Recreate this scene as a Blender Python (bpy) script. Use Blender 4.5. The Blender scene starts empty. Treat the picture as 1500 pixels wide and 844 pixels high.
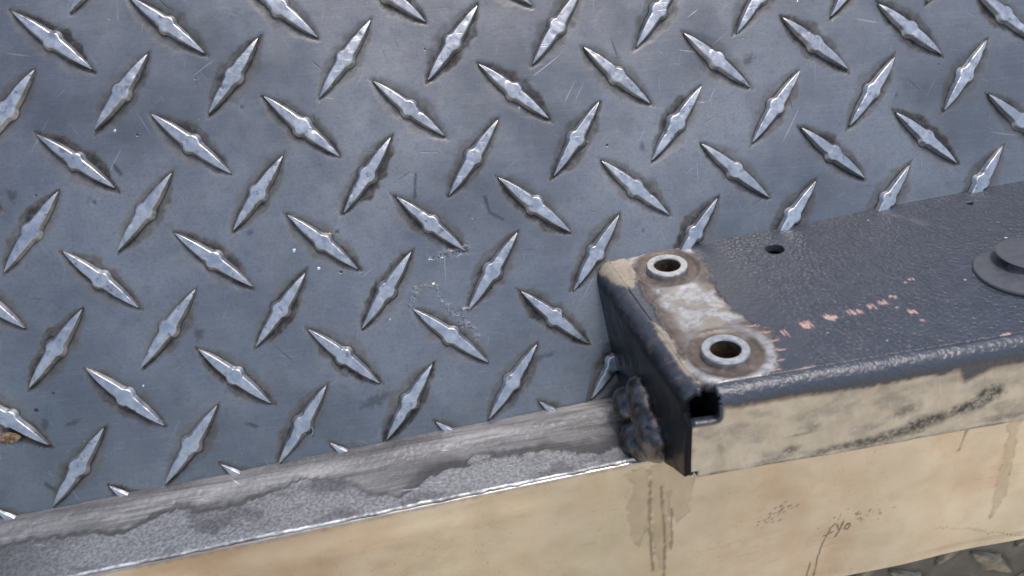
import bpy, bmesh, math, random
import numpy as np
from mathutils import Matrix, Vector, Euler

random.seed(7)
sc = bpy.context.scene
COL = sc.collection

# ------------------------------------------------------------------ camera
Z0 = 0.62                                   # height of the work above the ground
Rm = Matrix(((0.9793355, 0.17951176, -0.09315312),
             (-0.17453593, 0.51748445, -0.83770344),
             (-0.10217233, 0.83665128, 0.53812215)))   # columns: right, up, back
cam_d = bpy.data.cameras.new('camera')
cam = bpy.data.objects.new('camera', cam_d)
COL.objects.link(cam)
cam.matrix_world = Matrix.Translation((0.1182523, -0.2862274, 0.0976374 + Z0)) @ Rm.to_4x4()
cam_d.sensor_width = 36.0
cam_d.lens = 1150.0 / 1500.0 * 36.0
cam_d.clip_start = 0.005
cam_d.clip_end = 2000.0
cam_d.dof.use_dof = True
cam_d.dof.focus_distance = 0.305
cam_d.dof.aperture_fstop = 13.0
sc.camera = cam

# ------------------------------------------------------------------ world, sun, exposure
SUN_EL, SUN_AZ = math.radians(75), math.radians(128)   # azimuth clockwise from +y
world = bpy.data.worlds.new('World')
sc.world = world
world.use_nodes = True
wt = world.node_tree
wt.nodes.clear()
sky = wt.nodes.new('ShaderNodeTexSky')
sky.sky_type = 'NISHITA'
sky.sun_disc = False
sky.sun_elevation = SUN_EL
sky.sun_rotation = SUN_AZ
sky.air_density = 1.0
sky.dust_density = 2.5
sky.ozone_density = 1.2
bg = wt.nodes.new('ShaderNodeBackground')
bg.inputs['Strength'].default_value = 0.14
wo = wt.nodes.new('ShaderNodeOutputWorld')
wt.links.new(sky.outputs[0], bg.inputs['Color'])
wt.links.new(bg.outputs[0], wo.inputs['Surface'])

sun_d = bpy.data.lights.new('sun', 'SUN')
sun_d.energy = 1.4
sun_d.angle = math.radians(11)
sun_d.color = (1.0, 0.965, 0.92)
sun = bpy.data.objects.new('sun', sun_d)
COL.objects.link(sun)
sv = Vector((math.sin(SUN_AZ) * math.cos(SUN_EL), math.cos(SUN_AZ) * math.cos(SUN_EL), math.sin(SUN_EL)))
sun.rotation_euler = (-sv).to_track_quat('-Z', 'Y').to_euler()
sun.location = (0, 0, 5)

sc.view_settings.view_transform = 'Standard'
sc.view_settings.look = 'None'
sc.view_settings.gamma = 1.0
sc.view_settings.use_curve_mapping = False
sc.view_settings.exposure = 0.42

# ------------------------------------------------------------------ numpy noise
def _hash(ix, iy, seed):
    n = (ix.astype(np.int64) * 374761393 + iy.astype(np.int64) * 668265263 + seed * 1442695041) & 0xFFFFFFFF
    n = ((n ^ (n >> 13)) * 1274126177) & 0xFFFFFFFF
    return ((n ^ (n >> 16)) & 0xFFFF) / 65535.0
def vnoise(x, y, seed=0):
    ix, iy = np.floor(x), np.floor(y)
    fx, fy = x - ix, y - iy
    fx, fy = fx * fx * (3 - 2 * fx), fy * fy * (3 - 2 * fy)
    a, b = _hash(ix, iy, seed), _hash(ix + 1, iy, seed)
    c, d = _hash(ix, iy + 1, seed), _hash(ix + 1, iy + 1, seed)
    return (a + (b - a) * fx) * (1 - fy) + (c + (d - c) * fx) * fy
def fbm(x, y, seed=0, octs=4):
    s, a, t = 0, 1.0, 0
    for o in range(octs):
        s = s + a * vnoise(x * 2 ** o, y * 2 ** o, seed + 17 * o)
        t += a
        a *= 0.5
    return s / t                              # 0..1, mean 0.5
def sst(a, b, x):
    t = np.clip((x - a) / (b - a), 0, 1)
    return t * t * (3 - 2 * t)
def blob(x, y, cx, cy, rx, ry, rot=0.0):
    c, s = math.cos(rot), math.sin(rot)
    u, v = (x - cx) * c + (y - cy) * s, -(x - cx) * s + (y - cy) * c
    return np.sqrt((u / rx) ** 2 + (v / ry) ** 2)
def polydist(x, y, pts):
    best = np.full(np.shape(x), 1e9)
    for (ax, ay), (bx, by) in zip(pts[:-1], pts[1:]):
        dx, dy = bx - ax, by - ay
        t = np.clip(((x - ax) * dx + (y - ay) * dy) / (dx * dx + dy * dy + 1e-9), 0, 1)
        best = np.minimum(best, np.hypot(x - ax - t * dx, y - ay - t * dy))
    return best
def inpoly(x, y, pts):
    r = np.zeros(np.shape(x), bool)
    n = len(pts)
    for i in range(n):
        (x1, y1), (x2, y2) = pts[i], pts[(i + 1) % n]
        if y1 == y2:
            continue
        c = ((y1 > y) != (y2 > y)) & (x < (x2 - x1) * (y - y1) / (y2 - y1) + x1)
        r ^= c
    return r
def sdpoly(x, y, pts):                        # negative inside
    d = polydist(x, y, list(pts) + [pts[0]])
    return np.where(inpoly(x, y, pts), -d, d)

# ------------------------------------------------------------------ object helpers
def link(o, parent=None):
    COL.objects.link(o)
    if parent is not None:
        o.parent = parent
    return o
def root(name, loc, label, cat, group=None, rot=(0, 0, 0)):
    o = bpy.data.objects.new(name, None)
    o.empty_display_size = 0.02
    o.location = loc
    o.rotation_euler = rot
    o['label'] = label
    o['category'] = cat
    if group:
        o['group'] = group
    COL.objects.link(o)
    return o
def child(name, me, mat, parent, world_space=True):
    o = bpy.data.objects.new(name, me)
    if mat is not None:
        me.materials.clear()
        me.materials.append(mat)
    link(o, parent)
    if world_space and parent is not None:
        o.matrix_parent_inverse = Matrix.Translation(-Vector(parent.location))
    return o
def smooth(me, on=True):
    me.polygons.foreach_set('use_smooth', np.full(len(me.polygons), on))
    me.update()
def grid_mesh(name, V, attrs=None, keep=None, extra=None):
    """V: (ny, nx, 3) array of points -> quad mesh, optional point attributes and face mask (ny-1, nx-1)."""
    ny, nx = V.shape[:2]
    idx = np.arange(ny * nx).reshape(ny, nx)
    q = np.stack([idx[:-1, :-1], idx[:-1, 1:], idx[1:, 1:], idx[1:, :-1]], -1).reshape(-1, 4)
    if keep is not None:
        q = q[keep.reshape(-1)]
    me = bpy.data.meshes.new(name)
    v = V.reshape(-1, 3)
    me.vertices.add(len(v))
    me.vertices.foreach_set('co', v.astype(np.float32).ravel())
    me.loops.add(q.size)
    me.loops.foreach_set('vertex_index', q.astype(np.int32).ravel())
    me.polygons.add(len(q))
    me.polygons.foreach_set('loop_start', np.arange(0, q.size, 4, dtype=np.int32))
    me.update(calc_edges=True)
    for k, a in (attrs or {}).items():
        at = me.attributes.new(k, 'FLOAT', 'POINT')
        at.data.foreach_set('value', np.clip(a, 0, 1).astype(np.float32).ravel())
    me.validate()
    smooth(me)
    return me
def drop_loose(me):
    bm = bmesh.new()
    bm.from_mesh(me)
    bmesh.ops.delete(bm, geom=[v for v in bm.verts if not v.link_faces], context='VERTS')
    bm.to_mesh(me)
    bm.free()
def solidify(o, t, offset=-1.0):
    m = o.modifiers.new('thickness', 'SOLIDIFY')
    m.thickness = t
    m.offset = offset
    m.use_even_offset = False
    return o
def lathe(name, prof, n=56, center=(0, 0, 0), close=False):
    bm = bmesh.new()
    rings = []
    for r, z in prof:
        rings.append([bm.verts.new((center[0] + r * math.cos(2 * math.pi * k / n),
                                    center[1] + r * math.sin(2 * math.pi * k / n), center[2] + z)) for k in range(n)])
    pairs = list(zip(rings[:-1], rings[1:])) + ([(rings[-1], rings[0])] if close else [])
    for a, b in pairs:
        for k in range(n):
            bm.faces.new((a[k], a[(k + 1) % n], b[(k + 1) % n], b[k]))
    if not close:
        if prof[0][0] > 1e-5 and prof[0][0] < 0.0011:
            bm.faces.new(rings[0][::-1])
        if prof[-1][0] < 0.0011:
            bm.faces.new(rings[-1])
    bmesh.ops.recalc_face_normals(bm, faces=bm.faces)
    me = bpy.data.meshes.new(name)
    bm.to_mesh(me)
    bm.free()
    smooth(me)
    me.set_sharp_from_angle(angle=math.radians(28))
    return me

# ------------------------------------------------------------------ material helpers
class Mat:
    def __init__(self, name):
        self.m = bpy.data.materials.new(name)
        self.m.use_nodes = True
        self.t = self.m.node_tree
        self.b = self.t.nodes['Principled BSDF']
        self.co = self.t.nodes.new('ShaderNodeTexCoord').outputs['Object']
    def n(self, kind, **kw):
        nd = self.t.nodes.new(kind)
        for k, v in kw.items():
            setattr(nd, k, v)
        return nd
    def put(self, sock, v):
        if isinstance(v, bpy.types.NodeSocket):
            self.t.links.new(v, sock)
        elif sock.type == 'RGBA' and not isinstance(v, (float, int)):
            sock.default_value = tuple(v) + (1,) if len(v) == 3 else tuple(v)
        else:
            sock.default_value = v
    def set(self, **kw):
        for k, v in kw.items():
            self.put(self.b.inputs[k.replace('_', ' ')], v)
        return self
    def attr(self, name):
        return self.n('ShaderNodeAttribute', attribute_name=name).outputs['Fac']
    def map(self, scale=(1, 1, 1), rot=(0, 0, 0), co=None, loc=(0, 0, 0)):
        nd = self.n('ShaderNodeMapping')
        self.put(nd.inputs['Vector'], co or self.co)
        nd.inputs['Scale'].default_value = scale
        nd.inputs['Rotation'].default_value = rot
        nd.inputs['Location'].default_value = loc
        return nd.outputs[0]
    def noise(self, scale, detail=3, rough=0.55, co=None, dist=0.0, col=False):
        nd = self.n('ShaderNodeTexNoise')
        self.put(nd.inputs['Vector'], co or self.co)
        nd.inputs['Scale'].default_value = scale
        nd.inputs['Detail'].default_value = detail
        nd.inputs['Roughness'].default_value = rough
        nd.inputs['Distortion'].default_value = dist
        return nd.outputs['Color' if col else 'Fac']
    def vor(self, scale, co=None, out='Distance', feature='F1', rnd=1.0):
        nd = self.n('ShaderNodeTexVoronoi', feature=feature)
        self.put(nd.inputs['Vector'], co or self.co)
        nd.inputs['Scale'].default_value = scale
        nd.inputs['Randomness'].default_value = rnd
        return nd.outputs[out]
    def math(self, op, a, b=0.0, clamp=False):
        nd = self.n('ShaderNodeMath', operation=op, use_clamp=clamp)
        self.put(nd.inputs[0], a)
        self.put(nd.inputs[1], b)
        return nd.outputs[0]
    def ramp(self, x, a, b, lo=0.0, hi=1.0, smooth_=True):
        nd = self.n('ShaderNodeMapRange', interpolation_type='SMOOTHSTEP' if smooth_ else 'LINEAR')
        self.put(nd.inputs['Value'], x)
        nd.inputs['From Min'].default_value = a
        nd.inputs['From Max'].default_value = b
        nd.inputs['To Min'].default_value = lo
        nd.inputs['To Max'].default_value = hi
        return nd.outputs['Result']
    def mix(self, f, a, b):
        nd = self.n('ShaderNodeMix', data_type='RGBA')
        self.put(nd.inputs[0], f)
        self.put(nd.inputs[6], a)
        self.put(nd.inputs[7], b)
        return nd.outputs[2]
    def mixf(self, f, a, b):
        nd = self.n('ShaderNodeMix', data_type='FLOAT')
        self.put(nd.inputs[0], f)
        self.put(nd.inputs[2], a)
        self.put(nd.inputs[3], b)
        return nd.outputs[0]
    def bump(self, h, strength=0.3, dist=0.0005, normal=None):
        nd = self.n('ShaderNodeBump')
        nd.inputs['Strength'].default_value = strength
        nd.inputs['Distance'].default_value = dist
        self.put(nd.inputs['Height'], h)
        if normal is not None:
            self.put(nd.inputs['Normal'], normal)
        return nd.outputs[0]
    def scratches(self, sx, sy, angles, lo=0.70, hi=0.76):
        out = None
        for i, a in enumerate(angles):
            c = self.map((sx, sy, 1), co=self.map((1, 1, 1), (0, 0, a), loc=(0.31 * i, 0.17 * i, 0)))
            s = self.ramp(self.noise(1.0, 1.5, 0.5, co=c), lo, hi)
            out = s if out is None else self.math('MAXIMUM', out, s)
        return out

# steel of the tread plate -------------------------------------------------
def mat_plate(name, shade=0.0):
    m = Mat(name)
    big = m.noise(14, 4, 0.6)
    mid = m.noise(90, 5, 0.65)
    fine = m.noise(900, 3, 0.6)
    base = m.mix(m.ramp(big, 0.3, 0.7), (0.205, 0.202, 0.198), (0.33, 0.325, 0.318))
    base = m.mix(m.ramp(mid, 0.5, 0.75, 0, 0.35), base, (0.17, 0.17, 0.18))
    base = m.mix(m.ramp(m.noise(60, 4, 0.7, co=m.map(loc=(3, 1, 0))), 0.55, 0.8, 0, 0.30), base, (0.40, 0.405, 0.42))
    base = m.mix(m.ramp(fine, 0.42, 0.72, 0, 0.35), base, (0.16, 0.16, 0.165))
    base = m.mix(m.ramp(m.noise(240, 5, 0.7, co=m.map(loc=(1.3, 0, 0))), 0.52, 0.70, 0, 0.40), base, (0.17, 0.168, 0.17))
    grn = m.noise(1.0, 3, 0.6, co=m.map((40, 1400, 1), co=m.map((1, 1, 1), (0, 0, 0.08))))
    base = m.mix(m.ramp(grn, 0.5, 0.72, 0, 0.14), base, (0.44, 0.445, 0.455))
    # pits and specks
    cell = m.vor(130, out='Color')
    sep = m.n('ShaderNodeSeparateColor')
    m.put(sep.inputs[0], cell)
    dis = m.vor(130)
    warp = m.math('ADD', dis, m.math('MULTIPLY', m.math('SUBTRACT', fine, 0.5), 0.16))
    rad = m.math('MULTIPLY', m.math('POWER', sep.outputs[0], 4.0), 0.12)
    pit = m.math('MULTIPLY', m.ramp(m.math('SUBTRACT', rad, warp), -0.01, 0.03), m.ramp(sep.outputs[1], 0.42, 0.5))
    gl = m.math('MULTIPLY', m.ramp(m.math('SUBTRACT', m.math('MULTIPLY', rad, 0.8), warp), -0.01, 0.02), m.ramp(sep.outputs[1], 0.30, 0.26))
    scr = m.scratches(30, 900, (0.3, 1.2, 2.2, -0.5, 1.7), 0.74, 0.80)
    scd = m.scratches(45, 650, (1.45, 0.9, 2.75, 0.2), 0.75, 0.80)
    scf = m.scratches(120, 1500, (0.1, 0.6, 1.1, 1.9, 2.6), 0.70, 0.78)
    base = m.mix(m.math('MULTIPLY', scf, 0.35), base, (0.48, 0.485, 0.50))
    base = m.mix(m.math('MULTIPLY', scr, 0.45), base, (0.62, 0.63, 0.66))
    base = m.mix(m.math('MULTIPLY', scd, 0.65), base, (0.08, 0.08, 0.085))
    base = m.mix(m.math('MULTIPLY', pit, 0.85), base, (0.05, 0.05, 0.055))
    base = m.mix(gl, base, (0.85, 0.86, 0.88))
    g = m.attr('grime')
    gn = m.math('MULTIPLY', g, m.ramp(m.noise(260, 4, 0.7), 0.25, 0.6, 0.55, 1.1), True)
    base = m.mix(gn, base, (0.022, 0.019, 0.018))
    if shade:
        base = m.mix(m.ramp(m.noise(70, 4, 0.6), 0.3, 0.6, shade * 0.7, shade), base, (0.075, 0.068, 0.048))  # shade on the lower plate painted in as dark olive
        gn = m.math('MAXIMUM', gn, shade)
    sm = m.attr('smudge')
    base = m.mix(m.math('MULTIPLY', sm, 0.75), base, (0.07, 0.066, 0.065))
    gg = m.attr('gouge')
    base = m.mix(m.math('MULTIPLY', gg, m.ramp(m.noise(1300, 3, 0.7), 0.42, 0.58)), base, (0.38, 0.385, 0.395))
    base = m.mix(m.math('MULTIPLY', gg, m.ramp(m.noise(1000, 3, 0.7), 0.50, 0.40, 0, 0.7)), base, (0.07, 0.07, 0.075))
    rough = m.math('ADD', m.ramp(mid, 0.25, 0.75, 0.27, 0.40), m.ramp(big, 0.3, 0.7, -0.03, 0.05))
    rough = m.math('ADD', rough, m.math('MULTIPLY', gn, 0.25))
    rough = m.math('SUBTRACT', rough, m.math('MULTIPLY', gg, 0.12))
    met = m.math('SUBTRACT', 0.92, m.math('MULTIPLY', gn, 0.75), True)
    h = m.math('ADD', m.math('MULTIPLY', fine, 0.10), m.math('MULTIPLY', m.noise(320, 4, 0.65), 0.35))
    h = m.math('SUBTRACT', h, m.math('MULTIPLY', pit, 1.6))
    h = m.math('ADD', h, m.math('MULTIPLY', gl, 1.2))
    h = m.math('SUBTRACT', h, m.math('MULTIPLY', m.math('MAXIMUM', scr, scd), 0.35))
    h = m.math('ADD', h, m.math('MULTIPLY', gg, m.math('MULTIPLY', m.noise(800, 3, 0.7), 4.5)))
    m.set(Base_Color=base, Metallic=met, Roughness=rough, Normal=m.bump(h, 0.35, 0.00025))
    return m.m

def mat_lug():
    m = Mat('lug_steel')
    oi = m.n('ShaderNodeObjectInfo').outputs['Random']
    shift = m.n('ShaderNodeVectorMath', operation='ADD')
    m.put(shift.inputs[0], m.co)
    comb = m.n('ShaderNodeCombineXYZ')
    m.put(comb.inputs[0], m.math('MULTIPLY', oi, 7.3))
    m.put(comb.inputs[1], m.math('MULTIPLY', oi, 3.1))
    m.put(shift.inputs[1], comb.outputs[0])
    co = shift.outputs[0]
    mid = m.noise(260, 4, 0.65, co=co)
    fine = m.noise(1500, 3, 0.6, co=co)
    top = m.attr('top')
    base = m.mix(m.ramp(mid, 0.3, 0.7), (0.43, 0.433, 0.44), (0.62, 0.623, 0.63))
    base = m.mix(m.math('MULTIPLY', oi, 0.30), base, (0.30, 0.30, 0.305))
    c2 = m.map((60, 1500, 1), co=m.map((1, 1, 1), (0, 0, 0.9), co=co))
    scr3 = m.ramp(m.noise(1.0, 2, 0.5, co=m.map((90, 1100, 1), co=m.map((1, 1, 1), (0, 0, -0.55), co=co))), 0.60, 0.70)
    scr = m.ramp(m.noise(1.0, 2, 0.5, co=c2), 0.62, 0.72)
    base = m.mix(m.math('MULTIPLY', scr, 0.3), base, (0.70, 0.71, 0.72))
    base = m.mix(m.math('MULTIPLY', scr3, 0.25), base, (0.20, 0.20, 0.205))
    dk = m.ramp(m.noise(420, 3, 0.6, co=co), 0.60, 0.70)
    base = m.mix(m.math('MULTIPLY', dk, 0.6), base, (0.12, 0.12, 0.125))
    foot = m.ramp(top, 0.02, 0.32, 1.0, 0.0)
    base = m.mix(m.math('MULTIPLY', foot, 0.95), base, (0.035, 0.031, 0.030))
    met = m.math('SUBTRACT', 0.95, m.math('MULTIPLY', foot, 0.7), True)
    rough = m.ramp(mid, 0.3, 0.7, 0.31, 0.43)
    h = m.math('ADD', m.math('MULTIPLY', fine, 0.4), m.math('MULTIPLY', mid, 1.0))
    h = m.math('SUBTRACT', h, m.math('MULTIPLY', scr, 0.5))
    m.set(Base_Color=base, Metallic=met, Roughness=rough, Normal=m.bump(h, 0.25, 0.0003))
    return m.m

def mat_ledge():
    m = Mat('weathered_zinc')
    front, dark, line, edge, weld = (m.attr(a) for a in ('front', 'dark', 'line', 'edge', 'burn'))
    grain = m.noise(1300, 4, 0.75)
    mott = m.noise(800, 5, 0.7)
    soft = m.noise(60, 5, 0.6, co=m.map((0.35, 1, 1), (0, 0, -0.05)))
    a = m.mix(m.ramp(mott, 0.35, 0.68), (0.22, 0.22, 0.22), (0.44, 0.44, 0.445))
    a = m.mix(m.ramp(grain, 0.55, 0.75, 0, 0.5), a, (0.50, 0.505, 0.51))
    b = m.mix(m.ramp(soft, 0.3, 0.7), (0.20, 0.195, 0.19), (0.38, 0.37, 0.36))
    b = m.mix(m.ramp(mott, 0.48, 0.70, 0, 0.65), b, (0.40, 0.39, 0.385))
    b = m.mix(m.ramp(m.noise(1.0, 4, 0.65, co=m.map((40, 900, 1), co=m.map((1, 1, 1), (0, 0, 0.04)))), 0.45, 0.65, 0, 0.6), b, (0.14, 0.135, 0.13))
    base = m.mix(front, b, a)
    base = m.mix(m.math('MULTIPLY', dark, 0.85), base, (0.065, 0.064, 0.068))
    base = m.mix(m.math('MULTIPLY', line, 0.7), base, (0.05, 0.048, 0.048))
    scr = m.scratches(60, 900, (0.75, 0.15, 0.5), 0.76, 0.80)
    base = m.mix(m.math('MULTIPLY', scr, 0.6), base, (0.82, 0.83, 0.85))
    base = m.mix(m.math('MULTIPLY', weld, 0.8), base, (0.05, 0.048, 0.052))
    base = m.mix(edge, base, (0.85, 0.86, 0.88))
    rough = m.mixf(front, 0.50, 0.50)
    rough = m.math('SUBTRACT', rough, m.math('MULTIPLY', edge, 0.18))
    h = m.math('ADD', m.math('MULTIPLY', grain, 0.7), m.math('MULTIPLY', mott, 0.8))
    h = m.math('ADD', h, m.math('MULTIPLY', front, 0.5))
    m.set(Base_Color=base, Metallic=0.7, Roughness=rough, Normal=m.bump(h, 0.45, 0.0003))
    return m.m

def mat_bare(name='bare_front_steel'):
    m = Mat(name)
    st, sp, pink, wet = (m.attr(a) for a in ('stain', 'scrape', 'refl_tint', 'wet'))
    big = m.noise(16, 4, 0.6)
    mid = m.noise(120, 5, 0.65)
    fine = m.noise(1400, 3, 0.7)
    base = m.mix(m.ramp(big, 0.3, 0.7), (0.66, 0.58, 0.455), (0.79, 0.715, 0.585))
    base = m.mix(m.math('MULTIPLY', pink, 0.7), base, (0.62, 0.44, 0.31))
    base = m.mix(m.ramp(mid, 0.45, 0.75, 0, 0.25), base, (0.40, 0.36, 0.30))
    base = m.mix(m.ramp(fine, 0.5, 0.75, 0, 0.16), base, (0.40, 0.36, 0.30))
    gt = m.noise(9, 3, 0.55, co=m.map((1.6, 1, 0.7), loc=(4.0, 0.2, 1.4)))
    base = m.mix(m.ramp(gt, 0.45, 0.70, 0.0, 0.75), base, (0.58, 0.55, 0.43))  # greenish reflections painted into the base colour
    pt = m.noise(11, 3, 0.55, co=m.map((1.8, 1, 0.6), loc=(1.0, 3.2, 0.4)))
    base = m.mix(m.ramp(pt, 0.50, 0.70, 0.0, 0.70), base, (0.66, 0.50, 0.37))  # warm pinkish reflections painted in the same way
    pit = m.ramp(m.noise(1500, 2.5, 0.6, co=m.map(loc=(0.7, 0.2, 0.4))), 0.655, 0.72)
    pit = m.math('MAXIMUM', pit, m.ramp(m.noise(620, 4, 0.75, co=m.map(loc=(0.1, 0.9, 0.3))), 0.72, 0.76))
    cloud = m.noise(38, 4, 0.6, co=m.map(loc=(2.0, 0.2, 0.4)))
    base = m.mix(m.ramp(cloud, 0.35, 0.68, 0.0, 0.45), base, (0.86, 0.82, 0.73))  # lighter clouds: soft reflections put into the colour
    base = m.mix(m.math('MULTIPLY', wet, 0.60), base, (0.36, 0.31, 0.24))
    base = m.mix(m.math('MULTIPLY', st, 0.8), base, (0.18, 0.155, 0.12))
    base = m.mix(m.math('MULTIPLY', pit, 0.75), base, (0.12, 0.105, 0.085))
    base = m.mix(m.math('MULTIPLY', sp, 0.85), base, (0.10, 0.085, 0.065))
    h = m.math('SUBTRACT', m.math('ADD', m.math('MULTIPLY', fine, 0.5), mid), m.math('MULTIPLY', pit, 1.0))
    m.set(Base_Color=base, Metallic=0.85, Roughness=m.ramp(mid, 0.3, 0.7, 0.15, 0.26), Normal=m.bump(h, 0.10, 0.0003))
    return m.m

def mat_channel():
    """Wrinkle-finish black paint, bare and rusty where the attributes say so."""
    m = Mat('black_wrinkle_paint')
    bare, rust, bright, chip, smt, tan = (m.attr(a) for a in ('bare', 'rust', 'bright', 'chip', 'smoothp', 'tan'))
    wr = m.noise(680, 1.5, 0.4, dist=0.4)
    fine = m.noise(1700, 3, 0.6)
    mid = m.noise(180, 5, 0.65)
    paint = m.mix(m.ramp(mid, 0.3, 0.75), (0.036, 0.042, 0.057), (0.050, 0.057, 0.074))
    sep = m.n('ShaderNodeSeparateColor')
    m.put(sep.inputs[0], m.vor(240, out='Color'))
    fl = m.math('MULTIPLY', m.ramp(m.math('SUBTRACT', m.math('MULTIPLY', m.math('POWER', sep.outputs[0], 6.0), 0.13), m.vor(240)), -0.005, 0.02), 0.8)
    paint = m.mix(fl, paint, (0.55, 0.55, 0.58))
    steel = m.mix(m.ramp(mid, 0.3, 0.7), (0.19, 0.172, 0.155), (0.32, 0.30, 0.28))
    steel = m.mix(m.math('MULTIPLY', rust, m.ramp(m.noise(330, 5, 0.7), 0.25, 0.62, 0.35, 1.0)), steel, (0.10, 0.066, 0.046))
    steel = m.mix(m.math('MULTIPLY', bright, m.ramp(m.noise(420, 5, 0.7), 0.3, 0.6, 0.15, 0.85)), steel, (0.60, 0.595, 0.59))
    steel = m.mix(m.math('MULTIPLY', tan, m.ramp(m.noise(500, 5, 0.7), 0.3, 0.6, 0.45, 1.0)), steel, (0.40, 0.335, 0.25))
    paint = m.mix(m.attr('shade_gloss'), paint, (0.012, 0.013, 0.016))  # same paint in less light: the end flap's shade painted near-black
    base = m.mix(bare, paint, steel)
    base = m.mix(chip, base, m.mix(m.ramp(fine, 0.35, 0.65), (0.46, 0.20, 0.14), (0.68, 0.48, 0.42)))
    met = m.math('MULTIPLY', m.math('MULTIPLY', bare, m.math('SUBTRACT', 1.0, chip)), m.math('SUBTRACT', 0.75, m.math('MULTIPLY', m.math('MAXIMUM', rust, tan), 0.45)))
    rough = m.mixf(bare, m.mixf(m.attr('shade_gloss'), m.ramp(mid, 0.3, 0.7, 0.32, 0.40), 0.22), m.ramp(mid, 0.3, 0.7, 0.40, 0.55))
    wamp = m.math('MULTIPLY', m.math('SUBTRACT', 1.0, bare), m.math('SUBTRACT', 1.0, m.math('MULTIPLY', smt, 0.85)))
    h = m.math('ADD', m.math('MULTIPLY', m.math('MULTIPLY', wr, wamp), 2.4), m.math('MULTIPLY', fine, 0.12))
    h = m.math('SUBTRACT', h, m.math('MULTIPLY', bare, 0.5))
    m.set(Base_Color=base, Metallic=met, Roughness=rough, Normal=m.bump(h, 0.5, 0.0006))
    m.put(m.b.inputs['Specular IOR Level'], m.mixf(m.attr('shade_gloss'), 0.75, 0.10))
    return m.m

def mat_flange():
    m = Mat('ground_flange')
    paintA, smut, rustA = m.attr('paint'), m.attr('smut'), m.attr('rust')
    mid = m.noise(110, 5, 0.65)
    fine = m.noise(1500, 3, 0.7)
    brush = m.noise(1.0, 3, 0.6, co=m.map((900, 900, 60), co=m.map((1, 1, 1), (0, 0.25, 0))))
    base = m.mix(m.ramp(mid, 0.3, 0.7), (0.54, 0.49, 0.40), (0.70, 0.645, 0.54))
    base = m.mix(m.ramp(brush, 0.5, 0.75, 0, 0.35), base, (0.74, 0.69, 0.58))
    base = m.mix(m.math('MULTIPLY', smut, m.ramp(m.noise(480, 5, 0.75), 0.28, 0.58, 0.2, 1.0)), base, (0.045, 0.038, 0.032))
    wr = m.noise(680, 1.5, 0.4, dist=0.4)
    base = m.mix(rustA, base, m.mix(m.ramp(fine, 0.4, 0.6), (0.16, 0.065, 0.04), (0.30, 0.15, 0.10)))
    base = m.mix(paintA, base, (0.040, 0.046, 0.062))
    met = m.math('MULTIPLY', 0.6, m.math('SUBTRACT', 1.0, m.math('MAXIMUM', m.math('MAXIMUM', paintA, rustA), m.math('MULTIPLY', smut, 0.7))), True)
    h = m.math('ADD', m.math('MULTIPLY', m.math('MULTIPLY', wr, paintA), 2.4), m.math('MULTIPLY', m.math('ADD', brush, fine), 0.3))
    h = m.math('ADD', h, m.math('MULTIPLY', paintA, 1.0))
    m.set(Coat_Weight=m.math('MULTIPLY', paintA, 0.2), Coat_Roughness=0.40, Specular_IOR_Level=m.mixf(paintA, 0.5, 0.7))
    m.set(Base_Color=base, Metallic=met, Roughness=m.mixf(paintA, 0.38, 0.38), Normal=m.bump(h, 0.4, 0.0005))
    return m.m

def mat_simple(name, ca, cb, metallic, rough, scale=300, bump=0.3, dist=0.0003):
    m = Mat(name)
    mid = m.noise(scale, 5, 0.65)
    fine = m.noise(scale * 5, 3, 0.6)
    base = m.mix(m.ramp(mid, 0.32, 0.68), ca, cb)
    h = m.math('ADD', mid, m.math('MULTIPLY', fine, 0.4))
    m.set(Base_Color=base, Metallic=metallic, Roughness=m.ramp(mid, 0.3, 0.7, rough - 0.05, rough + 0.07), Normal=m.bump(h, bump, dist))
    return m.m

M_PLATE = mat_plate('tread_steel')
M_LOW = mat_plate('shaded_tread_steel', 0.75)  # darker copy of the tread steel, with shade in its colour
M_LUG = mat_lug()
M_LEDGE = mat_ledge()
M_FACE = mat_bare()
M_CH = mat_channel()
M_FL = mat_flange()
M_RING = mat_simple('zinc_bushing', (0.36, 0.365, 0.37), (0.58, 0.585, 0.59), 0.9, 0.36, 420)
M_BORE = mat_simple('rusty_bore', (0.055, 0.032, 0.018), (0.16, 0.105, 0.06), 0.35, 0.6, 500, 0.6)
M_WELD = mat_simple('burnt_weld', (0.05, 0.046, 0.046), (0.18, 0.165, 0.16), 0.9, 0.27, 200, 0.35, 0.0004)
M_RUB = mat_simple('grey_black_rubber', (0.070, 0.072, 0.080), (0.092, 0.095, 0.105), 0.0, 0.50, 400, 0.15)
M_DIRT = mat_simple('dry_soil', (0.07, 0.042, 0.022), (0.30, 0.21, 0.13), 0.0, 0.9, 900, 0.8, 0.0006)
M_SAND = mat_simple('tan_grit', (0.45, 0.33, 0.17), (0.60, 0.47, 0.28), 0.0, 0.7, 900)
M_SHAV = mat_simple('steel_shaving', (0.45, 0.46, 0.48), (0.65, 0.66, 0.68), 0.95, 0.3, 600)
M_GROUND = mat_simple('sandy_concrete', (0.27, 0.22, 0.150), (0.72, 0.625, 0.47), 0.0, 0.85, 1.9, 0.3, 0.01)

# ------------------------------------------------------------------ setting: the ground under the work
bm = bmesh.new()
gs = 400.0
bmesh.ops.create_grid(bm, x_segments=40, y_segments=40, size=gs)
me = bpy.data.meshes.new('ground')
bm.to_mesh(me)
bm.free()
g = child('ground', me, M_GROUND, None)
g['kind'] = 'structure'
g['label'] = 'pale sandy concrete ground below the bumper'

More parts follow.
